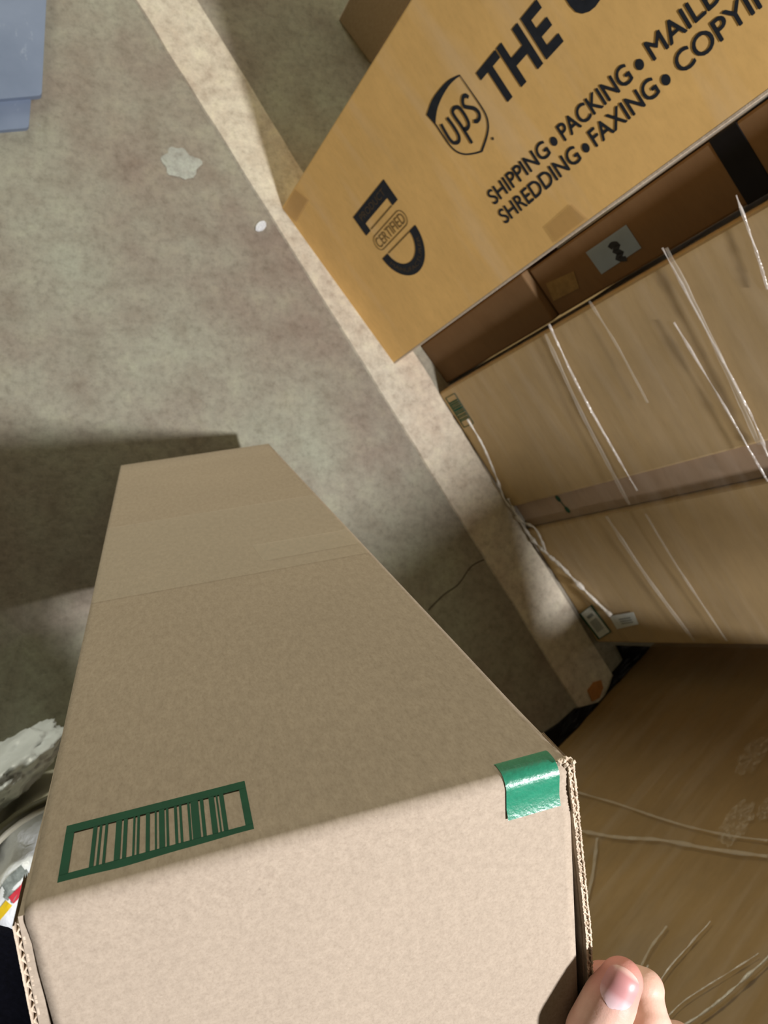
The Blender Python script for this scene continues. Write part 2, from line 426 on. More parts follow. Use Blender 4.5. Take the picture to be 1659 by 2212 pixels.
# panel body follows the same spread at the near end, closing to the face at the far end
def side_body(bm, x, sgn, dx, thick):
    nz, ny = 24, 12; g = [[], []]
    for s in (0, 1):
        for i in range(nz + 1):
            t = i / nz; z = -0.002 - (D - 0.002) * t; row = []
            for k in range(ny + 1):
                q = k / ny; y = -0.002 - (L - 0.002) * q ** 1.5
                row.append(bm.verts.new((x + dx(t) * max(0.0, 1 - q * 2.2) + sgn * thick * s, y, z)))
            g[s].append(row)
    for s in (0, 1):
        for i in range(nz):
            for k in range(ny): bm.faces.new((g[s][i][k], g[s][i][k + 1], g[s][i + 1][k + 1], g[s][i + 1][k]))
    for i in range(nz):
        for k in (0, ny): bm.faces.new((g[0][i][k], g[0][i + 1][k], g[1][i + 1][k], g[1][i][k]))
    for k in range(ny):
        for i in (0, nz): bm.faces.new((g[0][i][k], g[0][i][k + 1], g[1][i][k + 1], g[1][i][k]))
side_body(bm, W - 0.0005, -1, lambda t: dr(t) + 0.0025, 0.004)
rp = from_bm('side_panel', bm, M_HELD, HB)
bm = bmesh.new()
flute_edge(bm, W + 0.0005, 0.0026, -0.001, -D, 0.0, dr, 44, 1.8, rng)
flute_edge(bm, W + 0.0032, 0.0018, -0.010, -D, -0.0015, lambda t: dr(t) * 0.75 - 0.0006 + 0.001 * t, 44, 1.8, rng)
e = from_bm('corrugated_edge', bm, M_EDGE, rp); e['label'] = 'torn double corrugated cut edge'
bm = bmesh.new()
side_body(bm, 0.0005, 1, lambda t: dl(t) - 0.0020, 0.004)
lp = from_bm('side_panel', bm, M_HELD, HB)
bm = bmesh.new(); flute_edge(bm, -0.0024, 0.0030, -0.0055, -D, -0.003, dl, 30, 0.6, rng)
e = from_bm('corrugated_edge', bm, M_EDGE, lp); e['label'] = 'pale corrugated cut edge with flute holes'
bm = bmesh.new(); add_box(bm, (0.0, -L, -D), (W, -0.004, -D + 0.004)); from_bm('back_panel', bm, M_HELD, HB)
bm = bmesh.new(); add_box(bm, (0.001, -L, -D), (W - 0.001, -L + 0.004, -0.004)); from_bm('bottom_panel', bm, M_HELD, HB)
# torn paper tufts at the near right corner
bm = bmesh.new()
for i in range(16):
    p = np.array([W + rng.uniform(-0.005, 0.002), rng.uniform(-0.003, 0.001), rng.uniform(-0.004, 0.001)])
    q = p + np.array([rng.uniform(-0.001, 0.003), rng.uniform(-0.001, 0.002), rng.uniform(0.0, 0.003)])
    add_tube(bm, [p, (p + q) / 2 + 0.0005, q], [0.0010, 0.0012, 0.0004], 5)
from_bm('torn_corner', bm, M_EDGE, HB)
# printed barcode
q = [h_uv(p) for p in ((150, 1783), (530, 1690), (550, 1803), (118, 1915))]
bu0, bu1 = (q[0][0] + q[3][0]) / 2, (q[1][0] + q[2][0]) / 2
bv1, bv0 = (q[0][1] + q[1][1]) / 2, (q[2][1] + q[3][1]) / 2
if bv0 > bv1: bv0, bv1 = bv1, bv0
bm = bmesh.new(); zi = 0.00055
def bar(x0, x1, y0, y1): add_flat(bm, [(x0, y0), (x1, y0), (x1, y1), (x0, y1)], zi)
bw = bu1 - bu0; fr = lambda s: bu0 + (s - 390) / 1080.0 * bw
th = 0.16 * (bv1 - bv0)
bar(bu0, bu1, bv0, bv0 + th * 0.95); bar(bu0, bu1, bv1 - th, bv1)
for s0, s1 in ((390, 440), (550, 574), (588, 602), (620, 636), (683, 716), (728, 750), (783, 795), (807, 821), (857, 880), (909, 920), (934, 966), (976, 990),
               (1024, 1041), (1054, 1069), (1104, 1118), (1124, 1170), (1181, 1202), (1235, 1268), (1279, 1290), (1300, 1327), (1426, 1470)):
    bar(fr(s0), fr(s1), bv0 + th * 0.9, bv1 - th * 0.95)
o = from_bm('printed_barcode', bm, M_GREEN, HB); o['label'] = 'green printed barcode in a frame'
# green tape over the fold
tx0 = h_uv((1067, 1655))[0]; tx1 = h_uv((1186, 1632))[0]; ty = h_uv((1067, 1655))[1]
tend = 0.0215
pt = [(ty, 0.0)] + [p for p in prof if p[0] > ty and p[1] > -tend] + [(0.0, -tend)]
pt = [(p[0], p[1]) for p in pt]
bm = bmesh.new()
P = [np.array(p) for p in pt]; rows = []
for i, p in enumerate(P):
    t = P[min(i + 1, len(P) - 1)] - P[max(i - 1, 0)]; t /= np.linalg.norm(t); nn = np.array([-t[1], t[0]])
    if nn[0] + nn[1] < 0: nn = -nn
    q = p + nn * 0.0008
    rows.append([bm.verts.new((tx0 + (tx1 - tx0) * k / 12, q[0], q[1])) for k in range(13)])
for i in range(len(rows) - 1):
    for k in range(12): bm.faces.new((rows[i][k], rows[i][k + 1], rows[i + 1][k + 1], rows[i + 1][k]))
o = from_bm('green_tape', bm, M_GTAPE, HB, True); o['label'] = 'strip of shiny green tape folded over the edge'
# clear tape pieces near the far end
def face_patch(name, Fr, pxs, z, m, parent, uvs=None):
    bm = bmesh.new(); pts = uvs if uvs is not None else [Fr.uv(p) for p in pxs]
    add_flat(bm, pts, z); return from_bm(name, bm, m, parent)
ys = h_uv((545, 1180))[1], h_uv((560, 1216))[1]; xs = h_uv((545, 1180))[0]
face_patch('clear_tape', FH, None, 0.0011, M_TAPE, HB, [(xs, ys[0]), (W - 0.001, ys[0] + 0.004), (W - 0.001, ys[1]), (xs + 0.004, ys[1])])
yb0 = h_uv((500, 1100))[1]; yb1 = h_uv((560, 1240))[1]
face_patch('wide_clear_tape', FH, None, 0.0008, M_TAPE, HB, [(0.001, yb0 - 0.004), (W - 0.001, yb0), (W - 0.001, yb1), (0.001, yb1 - 0.004)])

def flip_y(o):
    for ch in o.children:
        for v in ch.data.vertices: v.co.y = -v.co.y
        ch.data.flip_normals(); flip_y(ch)
flip_y(HB)

# ------------------------------------------------------------------ tall golden box with the printed lettering
def wall_box(name, Fr, w, h, dep, m, label, cat='box', flap=True, group=None, bev=0.003):
    """upright carton: Fr.o at the bottom, u along the face, v up, body behind (-n)"""
    root = empty(name, Fr.mat(), label, cat, group)
    bm = bmesh.new(); add_box(bm, (0, 0, -dep), (w, h, 0), bev, 2); from_bm('carton_body', bm, m, root)
    if flap:
        bm = bmesh.new(); add_box(bm, (0.002, h, -dep + 0.0024), (w / 2 - 0.0015, h + 0.004, -0.002), 0.001, 1)
        from_bm('top_flap', bm, m, root)
        bm = bmesh.new(); add_box(bm, (w / 2 + 0.0015, h, -dep + 0.0024), (w - 0.002, h + 0.004, -0.002), 0.001, 1)
        from_bm('top_flap', bm, m, root)
    return root
A0, B0 = fl((607, 450)), fl((850, 787))
up = -ray((6, 1358)); e2 = (A0 - B0); SW = np.linalg.norm(e2); e2 /= SW
up = up - e2 * (up @ e2); up /= np.linalg.norm(up)
FS = Frame(B0, up, e2)                       # u: up along the reading direction, v: towards the upper edge
if FS.n @ (C - B0) < 0: FS.n = -FS.n
# the body uses u=across (from A corner) v=up
FB = Frame(A0, -e2, up)
assert FB.n @ (C - A0) > 0
SHIP = wall_box('shipping_box', FB, SW, 1.12, 0.20, M_SHIP, 'tall golden brown box with large black lettering and shield emblem standing on the pale strip')
def on_face(pts): return [(SW - p[1], p[0]) for p in pts]       # (u,v) reading coords -> body frame (x across, y up)
Zp = 0.0006
def conv(me, z=Zp):
    for v in me.vertices: u, w = v.co.x, v.co.y; v.co = (SW - w, u, z)
    return me
def ship_text(name, s, u0, u1, v0, v1, m=M_INK, bold=0.011, z=Zp):
    if bold != 0.011: return link_mesh(name, conv(text_mesh(s, u0, u1, v0, v1, bold), z), m, SHIP)
    base = text_mesh(s, u0 + 0.0006, u1 - 0.0006, v0 + 0.0005, v1 - 0.0005, 0.0)      # heavier strokes by overprinting
    bm = bmesh.new()
    for k, (du, dv) in enumerate(((-0.0006, 0), (0.0006, 0), (0, 0.0005), (0, -0.0005), (0, 0))):
        t = base.copy(); 
        for v in t.vertices: v.co.x += du; v.co.y += dv
        conv(t, z + 0.00002 * k); bm.from_mesh(t); bpy.data.meshes.remove(t)
    me = bpy.data.meshes.new(name); bm.to_mesh(me); bm.free()
    return link_mesh(name, me, m, SHIP)
suv = lambda px: FS.uv(px)
hcap = 0.0225
vb1 = 0.0995; vb2 = 0.0685
pS = suv((1072, 440))[0]; pM = suv((1414, 134))[0]; pb1 = suv((1197, 305)); pb2 = suv((1382, 139))
pQ = suv((1095, 480))[0]; pC = suv((1478, 163))[0]; pb3 = suv((1266, 319)); pb4 = suv((1439, 172))
uP0 = suv((1226, 302))[0] - 0.004; uF0 = suv((1290, 316))[0]
ship_text('lettering_shipping', 'SHIPPING', pS - 0.004, pb1[0] - 0.013, vb1, vb1 + hcap)
ship_text('lettering_packing', 'PACKING', pb1[0] + 0.014, pb2[0] - 0.014, vb1, vb1 + hcap)
ship_text('lettering_mailbox_services', 'MAILBOX SERVICES', pM, pM + 0.292, vb1, vb1 + hcap)
ship_text('lettering_shredding', 'SHREDDING', pQ - 0.004, pb3[0] - 0.013, vb2, vb2 + hcap)
ship_text('lettering_faxing', 'FAXING', pb3[0] + 0.013, pb4[0] - 0.012, vb2, vb2 + hcap)
ship_text('lettering_copying', 'COPYING', pC - 0.002, pC + 0.142, vb2, vb2 + hcap)
for p in (pb1, pb2, pb3, pb4):
    bm = bmesh.new(); add_flat(bm, on_face(ellipse(p[0], p[1], 0.0056, 0.0060)), Zp)
    from_bm('printed_bullet', bm, M_INK, SHIP)
uT0 = suv((1037, 155))[0] - 0.010; uE1 = suv((1213, 99))[0] + 0.006
ship_text('lettering_the', 'THE', uT0 + 0.004, uE1, 0.187, 0.243, bold=0.03)
ship_text('lettering_ups', 'UPS', uE1 + 0.030, uE1 + 0.158, 0.187, 0.243, bold=0.045)
ship_text('lettering_store', 'STORE', uE1 + 0.188, uE1 + 0.392, 0.187, 0.243, bold=0.045)
# shield emblem: the outline, swoosh and the letters inside
c8 = lambda x, y: tuple(suv((700 + x / 4.1475, y / 4.1475)))
bm = bmesh.new()
out = [(1215, 668), (1300, 790), (1390, 920), (1450, 1020), (1473, 1110), (1463, 1210), (1415, 1355)]
add_ribbon(bm, on_face([c8(*p) for p in smooth_poly(out, 5)]), [0.0012 + 0.0022 * t for t in np.linspace(0, 1, 31)], Zp)
out = [(1415, 1355), (1340, 1375), (1260, 1380), (1190, 1355), (1130, 1300), (1060, 1200), (1000, 1110), (925, 1025)]
add_ribbon(bm, on_face([c8(*p) for p in smooth_poly(out, 5)]), 0.0024, Zp)
sw_o = smooth_poly([(1218, 666), (1120, 715), (1040, 795), (970, 895), (922, 1025)], 6)
sw_i = smooth_poly([(1002, 1112), (1005, 1050), (1022, 960), (1062, 865), (1120, 770), (1180, 708), (1222, 680)], 6)
add_flat(bm, on_face([c8(*p) for p in list(sw_o) + list(sw_i)]), Zp + 0.0001)
from_bm('shield_outline', bm, M_INK, SHIP)
bm = bmesh.new()
for st in ([(1052, 1110), (1090, 1180), (1130, 1245), (1165, 1277), (1200, 1274), (1215, 1245), (1205, 1200), (1160, 1125), (1106, 1052)],
           [(1330, 1282), (1240, 1135), (1180, 1050), (1155, 1000), (1172, 965), (1210, 960), (1250, 1005), (1290, 1075), (1300, 1120), (1280, 1155), (1248, 1150)],
           [(1298, 872), (1272, 852), (1250, 870), (1246, 915), (1262, 950), (1300, 960), (1350, 970), (1388, 1005), (1396, 1050), (1374, 1085), (1345, 1082)]):
    sp = smooth_poly(st, 5); add_ribbon(bm, on_face([c8(*p) for p in sp]), 0.0052, Zp + 0.0002)
from_bm('shield_lettering', bm, M_INK, SHIP)
bm = bmesh.new(); add_flat(bm, on_face(ellipse(*suv((1065, 299)), 0.0022, 0.0022, 12)), Zp); from_bm('registered_mark', bm, M_INKG, SHIP)
# certificate badge: bracket with banner, pill, half ring
bm = bmesh.new()
c7 = lambda x, y: tuple(suv((740 + x / 7.541, 360 + y / 7.541)))
br = [(690, 215), (920, 548), (820, 668), (700, 612), (455, 930), (480, 1000), (385, 1110), (165, 820)]
b0 = [c7(*p) for p in br]
u0b, u1b = 0.1745, 0.3005; vt = 0.2505; vm = 0.2265; vl = 0.2115; lg = 0.019
pts = [(u0b, vl), (u0b, vt), (u1b, vt), (u1b, vl), (u1b - lg, vl), (u1b - lg, vm), (u0b + lg, vm), (u0b + lg, vl)]
add_flat(bm, on_face(pts), Zp)
cu = (u0b + u1b) / 2; vd = 0.163; ro = (u1b - u0b) / 2; ri = ro - 0.021
ang = np.linspace(PI, 2 * PI, 33)
ring = [(cu + ro * math.cos(t), vd + ro * 0.95 * math.sin(t)) for t in ang] + [(cu + ri * math.cos(t), vd + ri * 0.9 * math.sin(t)) for t in ang[::-1]]
add_flat(bm, on_face(ring), Zp)
from_bm('badge_shape', bm, M_INK, SHIP)
ship_text('badge_banner_lettering', 'PRODUCT', u0b + 0.016, u1b - 0.016, vm + 0.006, vt - 0.006, M_INKG, 0.0, Zp + 0.0003)
# ring lettering bent round the half ring
me = text_mesh('MANUFACTURER', 0, 1, 0, 1, 0.0)
rm0 = ri + 0.0065; rm1 = ro - 0.0065
for v in me.vertices:
    t = PI + 0.32 + (PI - 0.64) * v.co.x; rr = rm1 + (rm0 - rm1) * v.co.y
    v.co.x, v.co.y = cu + rr * math.cos(t), vd + rr * 0.93 * math.sin(t)
link_mesh('badge_ring_lettering', conv(me, Zp + 0.0003), M_INKG, SHIP)
bm = bmesh.new()
add_ribbon(bm, on_face([(u0b + lg + 0.004, vl + 0.001), (u1b - lg - 0.002, vl + 0.001)]), 0.0022, Zp)
add_ribbon(bm, on_face([(u0b + 0.024, vd - 0.001), (u1b - 0.022, vd - 0.001)]), 0.0022, Zp)
pr = 0.0135; vc = 0.1865
cap = [(u1b - 0.006 - pr + pr * math.cos(t), vc + pr * math.sin(t)) for t in np.linspace(-PI / 2, PI / 2, 9)] + \
      [(u0b + 0.006 + pr + pr * math.cos(t), vc + pr * math.sin(t)) for t in np.linspace(PI / 2, 1.5 * PI, 9)]
add_ribbon(bm, on_face(cap), 0.0016, Zp, True)
from_bm('badge_pill_outline', bm, M_INKF, SHIP)
ship_text('badge_pill_lettering', 'CERTIFIED', u0b + 0.012, u1b - 0.012, vc - 0.009, vc + 0.009, M_INKF, 0.0)
# pieces of clear tape and a raw edge on the side
o = face_patch('clear_tape', FB, None, 0.0012, M_TAPE2, SHIP, on_face([np.maximum(suv(p), (0, 0.004)) for p in ((1178, 490), (1235, 440), (1287, 497), (1215, 545))]))
o = face_patch('clear_tape', FB, None, 0.0012, M_TAPE2, SHIP, on_face([np.array((max(suv(p)[0], 0.003), min(suv(p)[1], SW - 0.004))) for p in ((607, 450), (637, 405), (668, 432), (640, 480))]))
bm = bmesh.new(); add_box(bm, (SW - 0.0035, 0.003, -0.0038), (SW + 0.0012, 1.117, 0.0003), 0.001, 1)
o = from_bm('cut_edge', bm, M_EDGE, SHIP); o['label'] = 'pale raw cardboard edge'

# ------------------------------------------------------------------ small box behind the golden one, top of the picture
def frame_from(p0, p1, tilt=None):
    """upright frame on the floor from p0 to p1, normal towards the camera side"""
    u = np.array(p1) - np.array(p0); u[2] = 0; w = np.linalg.norm(u); u /= w
    f = Frame(p0, u, (0, 0, 1)); return f, w
p0, p1 = fl((730, 42)), fl((800, 138))
f, w = frame_from(p0, p1); assert f.n @ (C - p0) > 0
wall_box('cardboard_box', f, w, 0.55, 0.22, M_HELD, 'plain tan box corner standing behind the golden box at the top edge')

# ------------------------------------------------------------------ group of tall wrapped boxes on the right
wA, wC2 = fl((947, 850)), fl((1290, 1388))
FA, WT = frame_from(wA, wC2); assert FA.n @ (C - wA) > 0
s1 = (fl((1108, 1093)) - wA) @ FA.u; s2 = (fl((1140, 1142)) - wA) @ FA.u
def sub_frame(fr, s, off=0.0, h=0.0): return Frame(fr.o + fr.u * s + fr.n * off + np.array([0, 0, h]), fr.u, (0, 0, 1))
HT = 1.08
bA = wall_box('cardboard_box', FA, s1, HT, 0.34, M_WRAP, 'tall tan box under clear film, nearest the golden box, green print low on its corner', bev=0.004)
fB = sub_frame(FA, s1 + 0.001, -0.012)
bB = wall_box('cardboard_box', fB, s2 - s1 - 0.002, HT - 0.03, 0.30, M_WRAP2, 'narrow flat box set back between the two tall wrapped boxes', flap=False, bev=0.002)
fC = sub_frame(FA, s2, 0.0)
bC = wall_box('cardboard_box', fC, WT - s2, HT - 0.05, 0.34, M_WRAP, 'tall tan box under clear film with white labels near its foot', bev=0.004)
# green print on A, small marks on B
gp = [FA.uv(p) for p in ((966, 858), (986, 848), (1019, 914), (1001, 926))]
bm = bmesh.new()
gu0, gu1 = sorted(((gp[0][0] + gp[1][0]) / 2, (gp[2][0] + gp[3][0]) / 2)); gv0, gv1 = sorted(((gp[0][1] + gp[3][1]) / 2, (gp[1][1] + gp[2][1]) / 2))
gv0 = max(gv0, 0.004)
add_ribbon(bm, [(gu0, gv0), (gu0, gv1), (gu1, gv1), (gu1, gv0)], 0.003, 0.0006, True)
x = gu0 + 0.012
while x < gu1 - 0.012:
    ww = random.choice((0.002, 0.003, 0.005)); add_flat(bm, [(x, gv0), (x + ww, gv0), (x + ww, gv1), (x, gv1)], 0.0006); x += ww + random.choice((0.0015, 0.0025))
from_bm('printed_barcode', bm, M_GREEN, bA)
bm = bmesh.new()
for c_, r_ in (((1206, 1077), 0.006), ((1226, 1101), 0.006)):
    p = fB.uv(c_); p[0] = min(max(p[0], 0.009), s2 - s1 - 0.011); add_flat(bm, ellipse(p[0], p[1], r_ * 1.3, r_, 14), 0.0006)
p = fB.uv((1206, 1077)); q = fB.uv((1226, 1101)); p[0] = max(p[0], 0.009); q[0] = min(q[0], s2 - s1 - 0.011); add_ribbon(bm, [p, q], 0.003, 0.0006)
from_bm('printed_mark', bm, M_GREEN, bB)
# labels on C
def quad_label(name, fr, pxs, z, m, parent):
    bm = bmesh.new(); pts = [fr.uv(p) for p in pxs]; add_prism(bm, pts, z, z + 0.0003); return from_bm(name, bm, m, parent)
def inset(pts, k):
    c = sum(np.array(p) for p in pts) / len(pts); return [tuple(c + (np.array(p) - c) * k) for p in pts]
lab = [(1252, 1326), (1279, 1305), (1322, 1364), (1294, 1381)]
g = quad_label('shipping_label', fC, lab, 0.0016, M_GREEN, bC); g['label'] = 'green bordered white barcode label'
u4 = [fC.uv(p) for p in lab]
c4 = sum(u4) / 4
e01 = u4[1] - u4[0]; e03 = u4[3] - u4[0]
def lq(a, b): return tuple(u4[0] + e01 * a + e03 * b)
bm = bmesh.new(); add_flat(bm, [lq(0.12, 0.02), lq(0.88, 0.02), lq(0.88, 0.98), lq(0.12, 0.98)], 0.0021); from_bm('label_paper', bm, M_LABEL, g)
bm = bmesh.new()
for k in range(13): y = 0.40 + k * 0.031; add_flat(bm, [lq(0.25, y), lq(0.75, y), lq(0.75, y + 0.018), lq(0.25, y + 0.018)], 0.0023)
add_flat(bm, [lq(0.30, 0.20), lq(0.72, 0.20), lq(0.72, 0.30), lq(0.30, 0.30)], 0.0023)
from_bm('label_print', bm, M_GREY, g)
lab2 = [(1317, 1330), (1369, 1321), (1380, 1347), (1334, 1358)]
g = quad_label('white_label', fC, lab2, 0.0016, M_LABEL, bC)
u4 = [fC.uv(p) for p in lab2]; e01 = u4[1] - u4[0]; e03 = u4[3] - u4[0]
bm = bmesh.new()
for k in range(3): y = 0.30 + k * 0.16; add_flat(bm, [lq(0.3, y), lq(0.78, y), lq(0.78, y + 0.08), lq(0.3, y + 0.08)], 0.0022)
from_bm('label_print', bm, M_GREY, g)

# ------------------------------------------------------------------ boxes in the gap between the golden box and the wrapped group
gd = -e2                                                        # across direction, from A corner to B corner and on
inw = -FB.n                                                     # away from the camera
g0 = B0 + inw * 0.078 + gd * 0.004; g0[2] = 0
fG = Frame(g0, (gd[0], gd[1], 0) / np.linalg.norm(gd[:2]), (0, 0, 1))
wG = 0.094
wall_box('cardboard_box', fG, wG, 0.36, 0.10, M_BACK_SHADE, 'low box beside the golden box, gap shade painted as dark brown', flap=False)
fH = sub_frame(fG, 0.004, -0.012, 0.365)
bH = wall_box('cardboard_box', fH, wG - 0.004, 0.62, 0.16, M_BACK_SHADE, 'box coloured dark for gap shade, pale blue label and black tape, atop another', flap=False)
def gap_label(name, pxs, m, z): 
    pts = [fH.uv(p) for p in pxs]; pts = [(min(max(p[0], 0.002), wG - 0.008), p[1]) for p in pts]
    bm = bmesh.new(); add_prism(bm, pts, z, z + 0.0003); return from_bm(name, bm, m, bH)
gl = gap_label('blue_label', ((1266, 545), (1353, 485), (1386, 535), (1300, 592)), M_LBLUE, 0.0005)
bm = bmesh.new(); pts = [fH.uv(p) for p in smooth_poly([(1318, 536), (1324, 527), (1336, 528), (1328, 543), (1344, 544), (1334, 558), (1354, 558)], 3)]
add_ribbon(bm, pts, 0.008, 0.001); from_bm('label_print', bm, M_INK, gl)
gap_label('printed_square', ((1180, 612), (1240, 585), (1252, 622), (1196, 650)), M_INKF, 0.0005)
bm = bmesh.new(); yb = [fH.uv(p)[1] for p in ((1556, 345), (1625, 320))]; ya, yb2 = sorted(yb)
add_box(bm, (-0.0008, ya, -0.1605), (wG - 0.0032, yb2, 0.0012), 0.0005, 1); o = from_bm('black_tape', bm, M_BTAPE, bH)

# ------------------------------------------------------------------ big wrapped box lower right
d1, d2 = fl((1400, 1402)), fl((1200, 1615))
dd = (d2 - d1); dd[2] = 0; dd /= np.linalg.norm(dd)
dstart = d1 - dd * 0.12
FD = Frame(dstart, dd, (0, 0, 1))
if FD.n @ (C - dstart) < 0: FD = Frame(dstart + dd * 0.95, -dd, (0, 0, 1)); 
assert FD.n @ (C - dstart) > 0
WD = 0.95
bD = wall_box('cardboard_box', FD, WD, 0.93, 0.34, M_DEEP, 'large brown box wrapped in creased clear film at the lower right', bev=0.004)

# plain wall behind the stored boxes
FW = Frame(wA - FA.n * 0.80 - FA.u * 2.6, FA.u, (0, 0, 1))
bm = bmesh.new(); add_box(bm, (0, 0, -0.1), (5.2, 2.5, 0)); o = from_bm('wall_right', bm, plain('painted_wall', (0.42, 0.38, 0.32), 0.9, 0.1, 0.05, 3)); o.matrix_world = FW.mat(); tag(o, kind='structure')

ds = (d1 - FD.o) @ FD.u
lo_, hi_ = sorted((ds + (0.345 if FD.u @ dd > 0 else -0.345), ds + (0.82 if FD.u @ dd > 0 else -0.82)))
wall_box('cardboard_box', sub_frame(FD, lo_, -0.002, 0.936), hi_ - lo_, 0.79, 0.035, M_DEEP, 'unseen tall flat box added on the large brown box to shade the floor', bev=0.004)  # unseen box, added and sized to cast shade on floor and strip

# ------------------------------------------------------------------ stretch film
def film(name, label, fr, w, h, dep, folds, hems, crum, soft=(), bottom=0.03, sheet_mat=M_FILM):
    root = empty(name, fr.mat(), label, 'plastic wrap')
    off = 0.004; bm = bmesh.new(); nx, ny = 40, 60
    # sleeve round three sides, open top and bottom
    path = [(-off, -dep * 0.7), (-off, -0.02), (-off, off), (w + off, off), (w + off, -0.02), (w + off, -dep * 0.7)]
    dense = []
    for i in range(len(path) - 1):
        k = 40 if i == 2 else 5
        for s in range(k): dense.append(np.array(path[i]) + (np.array(path[i + 1]) - np.array(path[i])) * s / k)
    dense.append(np.array(path[-1])); g = []
    for i, p in enumerate(dense):
        row = []
        for j in range(ny + 1):
            y = bottom + (h - bottom) * j / ny
            z = p[1] + 0.0016 * noise.noise(Vector((p[0] * 6, y * 26, 1.3))) + 0.001 * noise.noise(Vector((p[0] * 20, y * 60, 5)))
            row.append(bm.verts.new((p[0], y, z)))
        g.append(row)
    for i in range(len(dense) - 1):
        for j in range(ny): bm.faces.new((g[i][j], g[i + 1][j], g[i + 1][j + 1], g[i][j + 1]))
    from_bm('film_sheet', bm, sheet_mat, root, True)
    def line(px, r, m, nm, jit, seed, flat=0.6):
        rg = random.Random(seed); uv = [fr.uv(p, 0.006) for p in px]
        sp = smooth_poly(uv, 14 if len(uv) > 2 else 40)
        bm = bmesh.new(); ph = rg.uniform(0, 9)
        rad = [r * (0.35 + jit * max(0.0, 0.35 + noise.noise(Vector((i * 0.21 + ph, 0, 0)))) + 0.25 * jit * noise.noise(Vector((i * 0.9, ph, 0)))) for i in range(len(sp))]
        pts = [(p[0], p[1] + 0.0010 * noise.noise(Vector((i * .08, ph, 2))), (0.0095 if m is M_HEM else 0.0062) + 0.0006 * noise.noise(Vector((i * .2, ph, 4)))) for i, p in enumerate(sp)]
        add_tube(bm, pts, rad, 8, flat, (0, 0, 1)); from_bm(nm, bm, m, root, True)
    for k, (px, r) in enumerate(folds): line(px, r, M_FOLD, 'film_fold', 1.2, 10 + k)
    for k, (px, r) in enumerate(soft): line(px, r, M_FOLD2, 'film_fold', 0.5, 60 + k, 0.25)
    for k, (px, r) in enumerate(hems): line(px, r, M_HEM, 'film_hem', 1.6, 30 + k, 0.8)
    for k, (px, rr) in enumerate(crum):
        bm = bmesh.new(); c = fr.uv(px, 0.006); nu, nv = 40, 22; gg = []
        for i in range(nu + 1):
            row = []
            for j in range(nv + 1):
                a_, b2 = -1 + 2 * i / nu, -1 + 2 * j / nv
                x, y = c[0] + a_ * rr * 1.5 + b2 * rr * 0.4, c[1] + b2 * rr * 0.8
                q = Vector((x * 70, y * 110, 3.0 + k)); e = max(0.0, 1 - a_ * a_ - b2 * b2)
                row.append(bm.verts.new((x, y, 0.0052 + e * 0.006 * abs(noise.noise(q)) + 0.003 * e * abs(noise.noise(q * 2.7)))))
            gg.append(row)
        for i in range(nu):
            for j in range(nv):
                a_, b2 = -1 + 2 * (i + .5) / nu, -1 + 2 * (j + .5) / nv
                if a_ * a_ + b2 * b2 < 0.85 + 0.5 * noise.noise(Vector((a_ * 2.5, b2 * 2.5, k))): bm.faces.new((gg[i][j], gg[i + 1][j], gg[i + 1][j + 1], gg[i][j + 1]))
        for v in [v for v in bm.verts if not v.link_faces]: bm.verts.remove(v)
        from_bm('film_crumple', bm, M_CRUM, root, True)
    return root
film('stretch_wrap', 'clear stretch film around the tall tan boxes, with shiny folds', FA, WT, 0.98, 0.34,
     folds=[([(1186, 700), (1261, 857), (1376, 1060)], 0.0026), ([(1431, 535), (1540, 740), (1623, 897), (1659, 985)], 0.0022),
            ([(1591, 421), (1632, 540), (1659, 625)], 0.0022), ([(1456, 696), (1568, 883), (1659, 1040)], 0.0020)],
     soft=[([(1273, 650), (1335, 750), (1400, 870)], 0.004), ([(1178, 720), (1255, 890), (1360, 1090)], 0.007),
           ([(1395, 1110), (1480, 1250), (1570, 1385)], 0.004), ([(1310, 1115), (1400, 1250), (1500, 1385)], 0.008), ([(1440, 535), (1550, 760), (1640, 960)], 0.007)],
     hems=[([(1012, 903), (1045, 960), (1075, 1030), (1092, 1075), (1118, 1110)], 0.0026), ([(1118, 1112), (1150, 1160), (1180, 1190), (1215, 1222), (1260, 1268), (1322, 1328)], 0.0042),
           ([(1100, 1075), (1125, 1120), (1158, 1140), (1180, 1185)], 0.0030)], crum=[], bottom=0.05)
film('stretch_wrap', 'clear creased stretch film around the large brown box at lower right', FD, WD, 0.91, 0.30,
     folds=[([(1420, 2128), (1450, 2085), (1490, 2040), (1535, 1990)], 0.0014), ([(1390, 2125), (1394, 2100), (1400, 2085)], 0.0016),
            ([(1440, 2200), (1480, 2160), (1560, 2110), (1640, 2060)], 0.0010)],
     soft=[([(1235, 1708), (1330, 1735), (1450, 1775), (1560, 1802), (1659, 1816)], 0.0040),
           ([(1255, 1795), (1330, 1808), (1430, 1815), (1540, 1835), (1659, 1850)], 0.0070),
           ([(1380, 2100), (1410, 2040), (1440, 2000)], 0.004), ([(1290, 1810), (1280, 1890), (1262, 1960)], 0.006)],
     hems=[([(1480, 2222), (1540, 2180), (1600, 2130), (1665, 2070)], 0.0016)],
     crum=[((1625, 1630), 0.030), ((1590, 1775), 0.030), ((1655, 1745), 0.016)], bottom=0.04)

